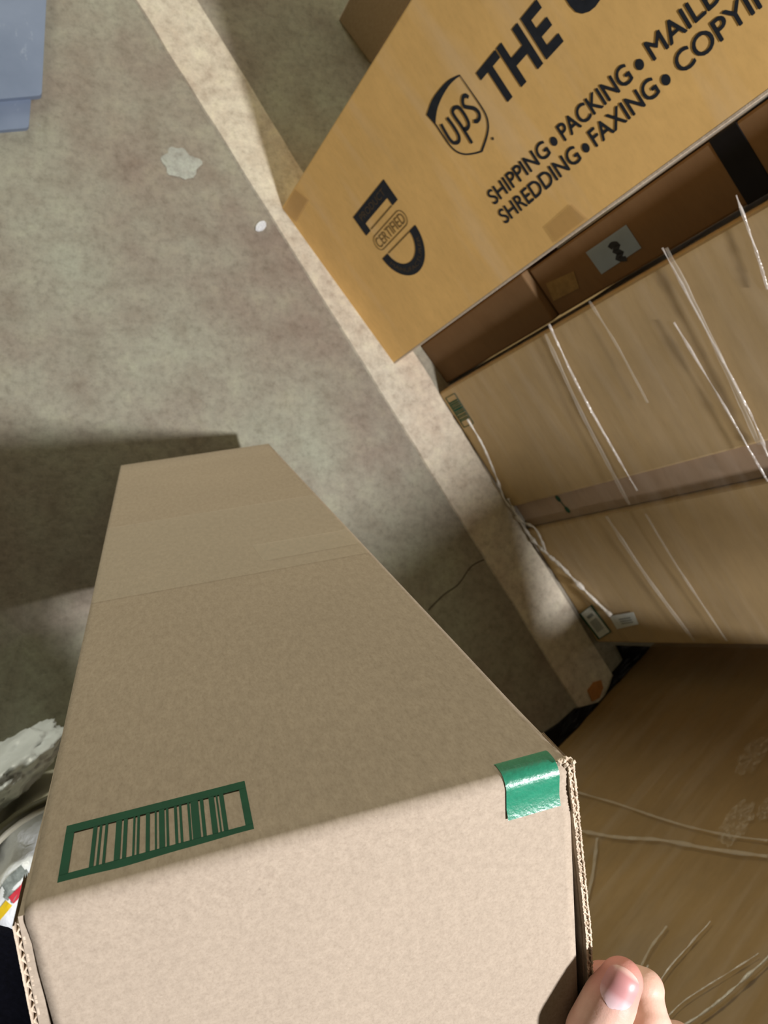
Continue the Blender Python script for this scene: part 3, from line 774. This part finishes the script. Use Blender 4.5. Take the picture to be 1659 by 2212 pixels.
# ------------------------------------------------------------------ small things on the floor
# blue-grey panel with a tab, top left
root = empty('plastic_panel', Matrix.Translation((0, 0, 0)), 'worn blue-grey plastic panel with a small tab lying on the floor at top left', 'panel')
def round_poly(pts, r, k=4):
    out = []; n = len(pts)
    for i in range(n):
        p = np.array(pts[i]); a = np.array(pts[i - 1]) - p; b = np.array(pts[(i + 1) % n]) - p
        a = a / np.linalg.norm(a) * r; b = b / np.linalg.norm(b) * r
        for s in range(k + 1):
            t = s / k; out.append(tuple((p + a) * (1 - t) ** 2 + 2 * t * (1 - t) * p + (p + b) * t * t))
    return out
def blue_mat():
    m, nt, b = mat_new('blue_grey_plastic')
    co = nt.nodes.new('ShaderNodeTexCoord').outputs['Object']
    n = noise_tex(nt, co, 9, 5, 0.6); n2 = noise_tex(nt, co, 1, 5, 0.8, (26, 12, 20))
    c = ramp(nt, n, [(0.3, (0.125, 0.165, 0.24)), (0.7, (0.17, 0.215, 0.30))]).outputs[0]
    sc = ramp(nt, n2, [(0.60, (0, 0, 0)), (0.70, (1, 1, 1))]).outputs[0]
    sm = nt.nodes.new('ShaderNodeMath'); sm.operation = 'MULTIPLY'; nt.links.new(sc, sm.inputs[0]); sm.inputs[1].default_value = 0.4
    c = mixc(nt, sm.outputs[0], c, (0.42, 0.48, 0.54)); nt.links.new(c, b.inputs['Base Color']); b.inputs['Roughness'].default_value = 0.5
    return m
M_BLUE = blue_mat()
hp = 0.016
pa = [fl(p, hp)[:2] for p in ((-240, 235), (90, 206), (103, -60), (-240, -60))]
bm = bmesh.new(); add_prism(bm, round_poly(pa, 0.006), 0.006, hp); from_bm('panel_plate', bm, M_BLUE, root)
pb = [fl(p, 0.008)[:2] for p in ((-120, 292), (62, 276), (68, 200), (-120, 215))]
bm = bmesh.new(); add_prism(bm, round_poly(pb, 0.006), 0.0, 0.008); from_bm('panel_tab', bm, M_BLUE, root)
# clear scrap
p = fl((562, 491)); bm = bmesh.new()
bmesh.ops.create_icosphere(bm, subdivisions=2, radius=1.0)
for v in bm.verts:
    k = 1 + 0.35 * noise.noise(v.co * 2.3); v.co = Vector((v.co.x * 0.014 * k, v.co.y * 0.008 * k, 0.004 + v.co.z * 0.004 * k))
o = from_bm('plastic_scrap', bm, M_CLEAR); o.matrix_world = Matrix.Translation(p) @ Matrix.Rotation(0.9, 4, 'Z')
tag(o, 'tiny shiny clear plastic scrap lying beside the pale floor strip', 'scrap')
# pale worn patch on the floor (plaster residue)
c0 = fl((392, 352))[:2]; bm = bmesh.new(); rg = random.Random(5)
pts = []
for i in range(40):
    t = i / 40 * 2 * PI; r = 0.028 * (1 + 0.40 * noise.noise(Vector((math.cos(t) * 1.7, math.sin(t) * 1.7, 2.2))) + 0.18 * noise.noise(Vector((math.cos(t) * 7, math.sin(t) * 7, 1))))
    pts.append((c0[0] + r * math.cos(t) * 1.15, c0[1] + r * math.sin(t)))
add_prism(bm, pts, 0.0, 0.0007); o = from_bm('plaster_residue', bm, M_PATCH); tag(o, 'small pale plaster residue dried on the concrete floor', 'residue')
# orange-brown scrap near the foot of the big box
o0 = fl((1284, 1490)); rz = 0.5
root = empty('cardboard_scrap', Matrix.Translation(o0) @ Matrix.Rotation(rz, 4, 'Z') @ Matrix.Scale(0.66, 4), 'crumpled orange-brown cardboard scrap in the dark corner between wrapped boxes', 'scrap')
bm = bmesh.new(); pts = [(-0.035, -0.02), (0.0, -0.03), (0.03, -0.012), (0.036, 0.014), (0.005, 0.026), (-0.03, 0.018)]
add_prism(bm, pts, 0.0, 0.010)
for v in bm.verts: v.co.z += 0.006 * noise.noise(v.co * 40) if v.co.z > 0.005 else 0
from_bm('scrap_piece', bm, M_ORANGE, root)
bm = bmesh.new(); add_prism(bm, [(-0.02, 0.02), (0.03, 0.012), (0.045, 0.036), (0.0, 0.048)], 0.0, 0.004); from_bm('dark_strip', bm, M_BTAPE, root)

# black sheet added as painted shade along the foot of the big box
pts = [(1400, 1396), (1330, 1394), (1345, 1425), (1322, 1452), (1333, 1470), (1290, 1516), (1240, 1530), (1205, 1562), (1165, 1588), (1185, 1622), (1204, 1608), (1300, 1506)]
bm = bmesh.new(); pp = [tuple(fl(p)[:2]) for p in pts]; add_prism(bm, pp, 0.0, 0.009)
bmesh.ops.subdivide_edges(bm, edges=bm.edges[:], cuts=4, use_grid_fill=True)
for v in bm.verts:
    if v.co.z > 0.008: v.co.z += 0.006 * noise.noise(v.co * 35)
o = from_bm('shade_sheet', bm, M_BTAPE); tag(o, 'black sheet standing in for shade along the foot of the large brown box', 'sheet')

# ------------------------------------------------------------------ lined bin and bag, lower left
BC = np.array([0.057, -0.310]); BR = 0.124; BH = 0.36
root = empty('waste_bin', Matrix.Translation((*BC, 0)), 'round cream bin with dark rim holding a white bag, left of the held box', 'bin')
def lathe(bm, prof, n=48):
    rings = [[bm.verts.new((r * math.cos(t), r * math.sin(t), z)) for t in np.arange(n) * 2 * PI / n] for r, z in prof]
    for i in range(len(rings) - 1):
        for k in range(n): bm.faces.new((rings[i][k], rings[i][(k + 1) % n], rings[i + 1][(k + 1) % n], rings[i + 1][k]))
    return rings
bm = bmesh.new(); r = lathe(bm, [(BR * 0.78, 0.0), (BR * 0.80, 0.004), (BR - 0.006, BH - 0.01), (BR, BH), (BR - 0.003, BH + 0.004), (BR - 0.009, BH + 0.002), (BR - 0.010, BH - 0.01), (BR * 0.78 - 0.006, 0.01)])
bm.faces.new(r[0][::-1]); bm.faces.new(r[-1])
from_bm('bin_body', bm, M_CREAM, root, True)
bm = bmesh.new(); lathe(bm, [(BR - 0.001, BH - 0.006), (BR + 0.006, BH - 0.004), (BR + 0.006, BH + 0.004), (BR - 0.002, BH + 0.006), (BR - 0.001, BH - 0.006)])
from_bm('bin_rim', bm, M_DRIM, root, True)
def crumple(name, mat4, rx, ry, h, m, seed, label, cat, base=0.0, fr=3.0, lim=None):
    bm = bmesh.new(); bmesh.ops.create_icosphere(bm, subdivisions=5, radius=1.0)
    for v in bm.verts:
        n = v.co.copy()
        k = 1 + 0.16 * noise.noise(n * fr + Vector((seed, 0, 0))) + 0.10 * abs(noise.noise(n * fr * 2.3 + Vector((0, seed, 0)))) + 0.04 * noise.noise(n * fr * 6)
        v.co = Vector((n.x * rx * k, n.y * ry * k, base + (h * 0.5 + n.z * h * 0.5 * k)))
        if v.co.z < base: v.co.z = base
        if lim and v.co.z < lim[0]:
            rr = math.hypot(v.co.x, v.co.y); mx = lim[1] + (lim[2] - lim[1]) * v.co.z / lim[0]
            if rr > mx: v.co.x *= mx / rr; v.co.y *= mx / rr
    o = from_bm(name, bm, m, None, True); o.matrix_world = mat4; return tag(o, label, cat)
bag = crumple('plastic_bag', Matrix.Translation((*BC, 0.012)), 0.128, 0.128, BH + 0.03, M_BAG, 4.0, 'white plastic bag with yellow, red and grey print filling the round bin', 'bag', lim=(BH + 0.006, 0.084, 0.111))
def on_bag(name, pts, w, m):
    """print strip draped on the top of the bag"""
    bm = bmesh.new(); sp = smooth_poly(pts, 6); inv = bag.matrix_world.inverted()
    from mathutils.bvhtree import BVHTree
    tree = BVHTree.FromPolygons([v.co[:] for v in bag.data.vertices], [p.vertices[:] for p in bag.data.polygons])
    rows = []
    for i, p in enumerate(sp):
        t = np.array(sp[min(i + 1, len(sp) - 1)]) - np.array(sp[max(i - 1, 0)]); t /= np.linalg.norm(t); nn = np.array([-t[1], t[0]]); row = []
        for k in (-1, 0, 1):
            q = np.array(p) + nn * w / 2 * k; loc = inv @ Vector((q[0], q[1], 1.0)); hit = tree.ray_cast(loc, Vector((0, 0, -1)))[0]
            row.append(bm.verts.new(hit + Vector((0, 0, 0.001)) if hit else Vector((loc.x, loc.y, BH * .8))))
        rows.append(row)
    for i in range(len(rows) - 1):
        for k in (0, 1): bm.faces.new((rows[i][k], rows[i][k + 1], rows[i + 1][k + 1], rows[i + 1][k]))
    return from_bm(name, bm, m, bag)
M_RED = plain('red_print', (0.55, 0.04, 0.06), 0.4, 0.4, 0.05, 10); M_YEL = plain('yellow_print', (0.75, 0.52, 0.02), 0.4, 0.4, 0.05, 10)
hb = BH + 0.015
P2 = lambda px: fl(px, hb)[:2]
on_bag('printed_stripe_red', [P2((24, 1937)), P2((36, 1925)), P2((60, 1900))], 0.008, M_RED)
on_bag('printed_stripe_yellow', [P2((-14, 1985)), P2((2, 1965)), P2((20, 1942))], 0.008, M_YEL)
on_bag('printed_text_block', [P2((10, 1935)), P2((28, 1908)), P2((60, 1880))], 0.018, M_GREY)
crumple('plastic_bag', Matrix.Translation((-0.040, -0.196, 0.0)) @ Matrix.Rotation(0.6, 4, 'Z'), 0.105, 0.033, 0.28, M_BAG2, 9.0,
        'dim greyish white plastic bag slumped on the floor behind the round bin', 'bag')

# ------------------------------------------------------------------ the person: right hand pinching the flap, rest of the body behind the camera
def capsule_mesh(caps, voxel, smooth_it=6, name='body'):
    """rounded tapered segments fused into one continuous surface"""
    bm = bmesh.new()
    for (p, q, r1, r2) in caps:
        p = np.array(p, float); q = np.array(q, float); dv = q - p; ln = np.linalg.norm(dv)
        t = dv / (ln + 1e-9); aa = np.cross(t, (0.1, 0.3, 0.9)); 
        if np.linalg.norm(aa) < 0.1: aa = np.cross(t, (1, 0, 0))
        aa /= np.linalg.norm(aa); bb = np.cross(t, aa); rings = []
        S = 20
        prof_ = [(-math.cos(x) * r1, math.sin(x) * r1) for x in np.linspace(0.15, PI / 2, 6)] + [(ln + math.sin(x) * r2, math.cos(x) * r2) for x in np.linspace(0, PI / 2 - 0.15, 6)]
        for (s, r) in prof_:
            rings.append([bm.verts.new(p + t * s + (aa * math.cos(k) + bb * math.sin(k)) * r) for k in np.arange(S) * 2 * PI / S])
        for i in range(len(rings) - 1):
            for k in range(S): bm.faces.new((rings[i][k], rings[i][(k + 1) % S], rings[i + 1][(k + 1) % S], rings[i + 1][k]))
        bm.faces.new(rings[0][::-1]); bm.faces.new(rings[-1])
    bmesh.ops.recalc_face_normals(bm, faces=bm.faces)
    me = bpy.data.meshes.new(name); bm.to_mesh(me); bm.free()
    o = bpy.data.objects.new(name, me); COL.objects.link(o)
    md = o.modifiers.new('r', 'REMESH'); md.mode = 'VOXEL'; md.voxel_size = voxel; md.use_smooth_shade = True
    ms = o.modifiers.new('s', 'SMOOTH'); ms.factor = 0.5; ms.iterations = smooth_it
    dg = bpy.context.evaluated_depsgraph_get(); dg.update()
    out = bpy.data.meshes.new_from_object(o.evaluated_get(dg)); bpy.data.objects.remove(o)
    return out

mm = 0.00122
dep = 0.385
# thumb: base, knuckle, tip (seen from its back), pointing up and to the right
th_tip = cp((1341, 2118), dep); th_mid = cp((1318, 2160), dep + 0.0012); th_ip = cp((1283, 2232), dep + 0.0024); th_mcp = cp((1275, 2420), dep + 0.0120); th_cmc = cp((1380, 2610), dep + 0.0336)
ix_tip = cp((1296, 2112), dep + 0.0312); ix_dip = cp((1352, 2118), dep + 0.0360); ix_pip = cp((1392, 2136), dep + 0.0288); ix_mid = cp((1404, 2215), dep + 0.0192); ix_mcp = cp((1470, 2420), dep + 0.0144)
md_tip = cp((1340, 2260), dep + 0.0600); md_dip = cp((1400, 2235), dep + 0.0696); md_pip = cp((1462, 2250), dep + 0.0624); md_mcp = cp((1525, 2430), dep + 0.0288)
rg_tip = cp((1385, 2330), dep + 0.0792); rg_dip = cp((1440, 2295), dep + 0.0888); rg_pip = cp((1498, 2310), dep + 0.0816); rg_mcp = cp((1560, 2470), dep + 0.0456)
pk_tip = cp((1425, 2400), dep + 0.0936); pk_dip = cp((1470, 2368), dep + 0.1032); pk_pip = cp((1520, 2385), dep + 0.0960); pk_mcp = cp((1575, 2520), dep + 0.0624)
wrist = cp((1560, 2800), dep + 0.0660)
caps = [(th_mid, th_tip, 11.0 * mm, 9.0 * mm), (th_ip, th_mid, 11.8 * mm, 11.0 * mm), (th_mcp, th_ip, 12 * mm, 11.4 * mm), (th_cmc, th_mcp, 17 * mm, 12 * mm),
        (ix_dip, ix_tip, 7.8 * mm, 7.0 * mm), (ix_pip, ix_dip, 8.6 * mm, 7.8 * mm), (ix_mid, ix_pip, 8.6 * mm, 7.4 * mm), (ix_mcp, ix_mid, 10.5 * mm, 9.2 * mm),
        (md_dip, md_tip, 7.8 * mm, 7.0 * mm), (md_pip, md_dip, 8.6 * mm, 7.8 * mm), (md_mcp, md_pip, 10.4 * mm, 8.8 * mm),
        (rg_dip, rg_tip, 7.4 * mm, 6.6 * mm), (rg_pip, rg_dip, 8.2 * mm, 7.4 * mm), (rg_mcp, rg_pip, 10 * mm, 8.4 * mm),
        (pk_dip, pk_tip, 6.6 * mm, 6.0 * mm), (pk_pip, pk_dip, 7.2 * mm, 6.6 * mm), (pk_mcp, pk_pip, 9 * mm, 7.4 * mm)]
for mc in (ix_mcp, md_mcp, rg_mcp, pk_mcp): caps.append((mc, wrist, 12.5 * mm, 17 * mm))
caps += [(th_cmc, wrist, 16 * mm, 19 * mm), (ix_mcp, md_mcp, 12 * mm, 12 * mm), (md_mcp, rg_mcp, 12 * mm, 11.5 * mm), (rg_mcp, pk_mcp, 11.5 * mm, 10.5 * mm),
         (th_cmc, ix_mcp, 13 * mm, 11 * mm)]
shR = np.array([0.04, -0.30, 1.31]); elR = np.array([0.42, -0.40, 1.08])
forearm0 = wrist + (elR - wrist) * 0.5
caps += [(wrist, forearm0, 19 * mm, 26 * mm)]
hand_me = capsule_mesh(caps, 0.0011, 5, 'hand')
# the rest of the body, coarse surface under the clothes
PX, PY = -0.13, -0.60
hips = np.array([PX, PY, 0.92]); chest = np.array([PX, -0.27, 1.20]); neck = np.array([PX, -0.20, 1.42]); head = np.array([PX, -0.13, 1.56])
shL = np.array([-0.34, -0.26, 1.31]); elL = np.array([-0.24, -0.13, 1.08]); wrL = np.array([-0.10, -0.085, 1.30]); haL = np.array([-0.09, -0.06, 1.37])
legs = []
for s, ky in ((-1, 0.06), (1, 0.0)):
    hp_ = hips + np.array([s * 0.095, 0, -0.05]); kn = np.array([PX + s * 0.12, PY + ky, 0.50]); an = np.array([PX + s * 0.13, PY - 0.02, 0.09]); toe = an + np.array([s * 0.02, 0.13, -0.055])
    legs.append((hp_, kn, an, toe))
bcap = [(hips, chest, 0.135, 0.14), (hips + (0.05, 0, 0), chest + (0.05, 0, 0.02), 0.11, 0.11), (hips - (0.06, 0, 0), chest - (0.07, 0, -0.02), 0.11, 0.115), (chest, neck, 0.11, 0.055),
        (shL, shR, 0.06, 0.06), (neck, head, 0.055, 0.06), (head, head + (0, 0.005, 0.06), 0.085, 0.092), (head + (0, 0.03, -0.03), head + (0, 0.035, -0.05), 0.06, 0.045),
        (head + (0, 0.09, 0.0), head + (0, 0.108, -0.012), 0.012, 0.012), (head + (-0.085, 0, 0.0), head + (-0.09, -0.005, 0.02), 0.014, 0.014), (head + (0.085, 0, 0.0), head + (0.09, -0.005, 0.02), 0.014, 0.014),
        (shR, elR, 0.052, 0.042), (elR, forearm0, 0.042, 0.033), (shL, elL, 0.052, 0.042), (elL, wrL, 0.04, 0.026), (wrL, haL, 0.026, 0.03)]
for k, (dx, dy, dz) in enumerate(((0.022, 0.05, 0.03), (0.012, 0.055, 0.035), (0.0, 0.055, 0.035), (-0.012, 0.045, 0.03), (0.045, 0.012, -0.005))):
    bcap.append((haL, haL + (dx - 0.05, dy * 0.5, dz), 0.011, 0.008))
for hp_, kn, an, toe in legs: bcap += [(hp_, kn, 0.085, 0.058), (kn, an, 0.056, 0.038), (an, toe, 0.035, 0.03)]
body_me = capsule_mesh(bcap, 0.008, 4, 'body')
bm = bmesh.new(); bm.from_mesh(hand_me); bm.from_mesh(body_me)
me = bpy.data.meshes.new('person'); bm.to_mesh(me); bm.free()
def skin_mat():
    m, nt, b = mat_new('skin')
    co = nt.nodes.new('ShaderNodeTexCoord').outputs['Object']
    def near(p, r0, r1):
        vm = nt.nodes.new('ShaderNodeVectorMath'); vm.operation = 'DISTANCE'; nt.links.new(co, vm.inputs[0]); vm.inputs[1].default_value = tuple(p)
        mr = nt.nodes.new('ShaderNodeMapRange'); mr.inputs[1].default_value = r0; mr.inputs[2].default_value = r1; mr.inputs[3].default_value = 1; mr.inputs[4].default_value = 0
        mr.interpolation_type = 'SMOOTHSTEP'; nt.links.new(vm.outputs['Value'], mr.inputs[0]); return mr.outputs[0]
    n = noise_tex(nt, co, 90, 4); base = ramp(nt, n, [(0.3, (0.66, 0.40, 0.31)), (0.7, (0.74, 0.49, 0.39))]).outputs[0]
    c = mixc(nt, near(th_tip, 0.005, 0.021), base, (0.60, 0.22, 0.19))
    c = mixc(nt, near(ix_tip, 0.002, 0.018), c, (0.55, 0.20, 0.16))
    nt.links.new(c, b.inputs['Base Color']); b.inputs['Roughness'].default_value = 0.48; b.inputs['Specular IOR Level'].default_value = 0.4
    b.inputs['Subsurface Weight'].default_value = 0.12; b.inputs['Subsurface Radius'].default_value = (0.006, 0.002, 0.001); b.inputs['Subsurface Scale'].default_value = 1.0
    f = noise_tex(nt, co, 900, 3); bp = nt.nodes.new('ShaderNodeBump'); bp.inputs['Strength'].default_value = 0.2; bp.inputs['Distance'].default_value = 0.0005
    nt.links.new(f, bp.inputs['Height']); nt.links.new(bp.outputs[0], b.inputs['Normal']); return m
M_SKIN = skin_mat()
person = link_mesh('person', me, M_SKIN, None, True)
tag(person, 'person in dark clothes standing by the near end, right hand pinching the box flap', 'person')
# thumb nail, built on the back of the thumb tip
tax = th_tip - th_mid; tax /= np.linalg.norm(tax)
ncen = cp((1336, 2136), dep - 0.0085); view = C - ncen; view /= np.linalg.norm(view)
# nail axis: up and right in the photo
nax = cp((1352, 2108), dep - 0.004) - cp((1326, 2162), dep - 0.007); nax /= np.linalg.norm(nax)
nn_ = view - nax * (view @ nax) + 0.10 * R[:, 1] * 0; nn_ /= np.linalg.norm(nn_)
nx_ = np.cross(nax, nn_)
def nail_material():
    m, nt, b = mat_new('nail')
    co = nt.nodes.new('ShaderNodeTexCoord').outputs['Object']; sx = nt.nodes.new('ShaderNodeSeparateXYZ'); nt.links.new(co, sx.inputs[0])
    mr = nt.nodes.new('ShaderNodeMapRange'); mr.inputs[1].default_value = -0.009; mr.inputs[2].default_value = 0.009; nt.links.new(sx.outputs[1], mr.inputs[0])
    r = ramp(nt, mr.outputs[0], [(0.0, (0.78, 0.58, 0.60)), (0.22, (0.70, 0.45, 0.47)), (0.38, (0.56, 0.27, 0.27)), (0.88, (0.58, 0.26, 0.25)), (0.97, (0.80, 0.50, 0.44))])
    nt.links.new(r.outputs[0], b.inputs['Base Color']); b.inputs['Roughness'].default_value = 0.40; return m
bm = bmesh.new(); g = []
for i in range(17):
    v = -1 + 2 * i / 16; row = []
    hw = 0.0082 * (1 - abs(v) ** 3.2 * 0.55) if v < 0 else 0.0082 * (1 - v ** 5 * 0.35)
    if i == 0: hw *= 0.7
    for k in range(13):
        u = -1 + 2 * k / 12; x = u * hw; y = v * 0.0086 + (0.0012 * (1 - u * u) if v > 0.8 else 0) - (0.0012 * (1 - u * u) if v < -0.8 else 0)
        z = -(u * hw) ** 2 * 62 - (v * 0.0082) ** 2 * 14
        row.append(bm.verts.new((x, y, z)))
    g.append(row)
for i in range(16):
    for k in range(12): bm.faces.new((g[i][k], g[i][k + 1], g[i + 1][k + 1], g[i + 1][k]))
# seat the nail on the skin: cast from the nail centre towards the thumb
from mathutils.bvhtree import BVHTree
tree = BVHTree.FromPolygons([v.co[:] for v in me.vertices], [p.vertices[:] for p in me.polygons])
hit = tree.ray_cast(Vector(ncen + view * 0.03), Vector(-view))
hp3 = np.array(hit[0]) if hit[0] else ncen
o = from_bm('thumbnail', bm, nail_material(), person, True)
o.matrix_world = Matrix([[nx_[0], nax[0], nn_[0], 0], [nx_[1], nax[1], nn_[1], 0], [nx_[2], nax[2], nn_[2], 0], [0, 0, 0, 1]])
# wrap the nail plate onto the thumb surface, slightly proud of it
mw = o.matrix_world.copy(); mw.translation = Vector(hp3); o.matrix_world = mw
mi = mw.inverted()
for v in o.data.vertices:
    wp = mw @ v.co; h2 = tree.ray_cast(wp + Vector(nn_) * 0.02, Vector(-nn_))
    if h2[0]:
        s_ = mi @ h2[0]; edge = max(abs(v.co.x) / 0.0082, abs(v.co.y) / 0.0096)
        v.co.z = s_.z + 0.0007 - 0.0005 * max(0, edge - 0.6) / 0.4
# clothes
c_me = capsule_mesh([(hips - (0, 0, 0.02), chest, 0.150, 0.150), (hips + (0.05, 0, 0), chest + (0.05, 0, 0.02), 0.125, 0.125), (hips - (0.06, 0, 0), chest - (0.07, 0, -0.02), 0.125, 0.125), (chest, neck - (0, 0, 0.02), 0.12, 0.06),
        (np.array([-0.07, -0.27, 1.08]), np.array([-0.033, -0.204, 0.86]), 0.07, 0.054), (shL, shR, 0.075, 0.075), (shR, elR, 0.058, 0.050), (elR, elR + (forearm0 - elR) * 0.9, 0.050, 0.046), (shL, elL, 0.060, 0.054), (elL, elL + (wrL - elL) * 0.8, 0.052, 0.04)], 0.008, 3, 'jacket')
jk = link_mesh('jacket', c_me, M_JACKET, person, True); jk['label'] = 'black jacket'
tc = [(hips, hips + (0, 0, -0.05), 0.145, 0.14)]
for hp_, kn, an, toe in legs: tc += [(hips, hp_, 0.14, 0.115), (hp_, kn, 0.10, 0.075), (kn, an, 0.075, 0.06)]
tr_ = link_mesh('trousers', capsule_mesh(tc, 0.008, 3, 'trousers'), M_NAVY, person, True); tr_['label'] = 'dark navy trousers'
for hp_, kn, an, toe in legs:
    link_mesh('shoe', capsule_mesh([(an - (0, 0.03, 0.03), toe + (0, 0, 0.008), 0.046, 0.042)], 0.005, 3, 'shoe'), M_BTAPE, person, True)
link_mesh('hair', capsule_mesh([(head + (0, -0.02, 0.02), head + (0, -0.01, 0.075), 0.092, 0.096)], 0.006, 3, 'hair'), M_HAIR, person, True)
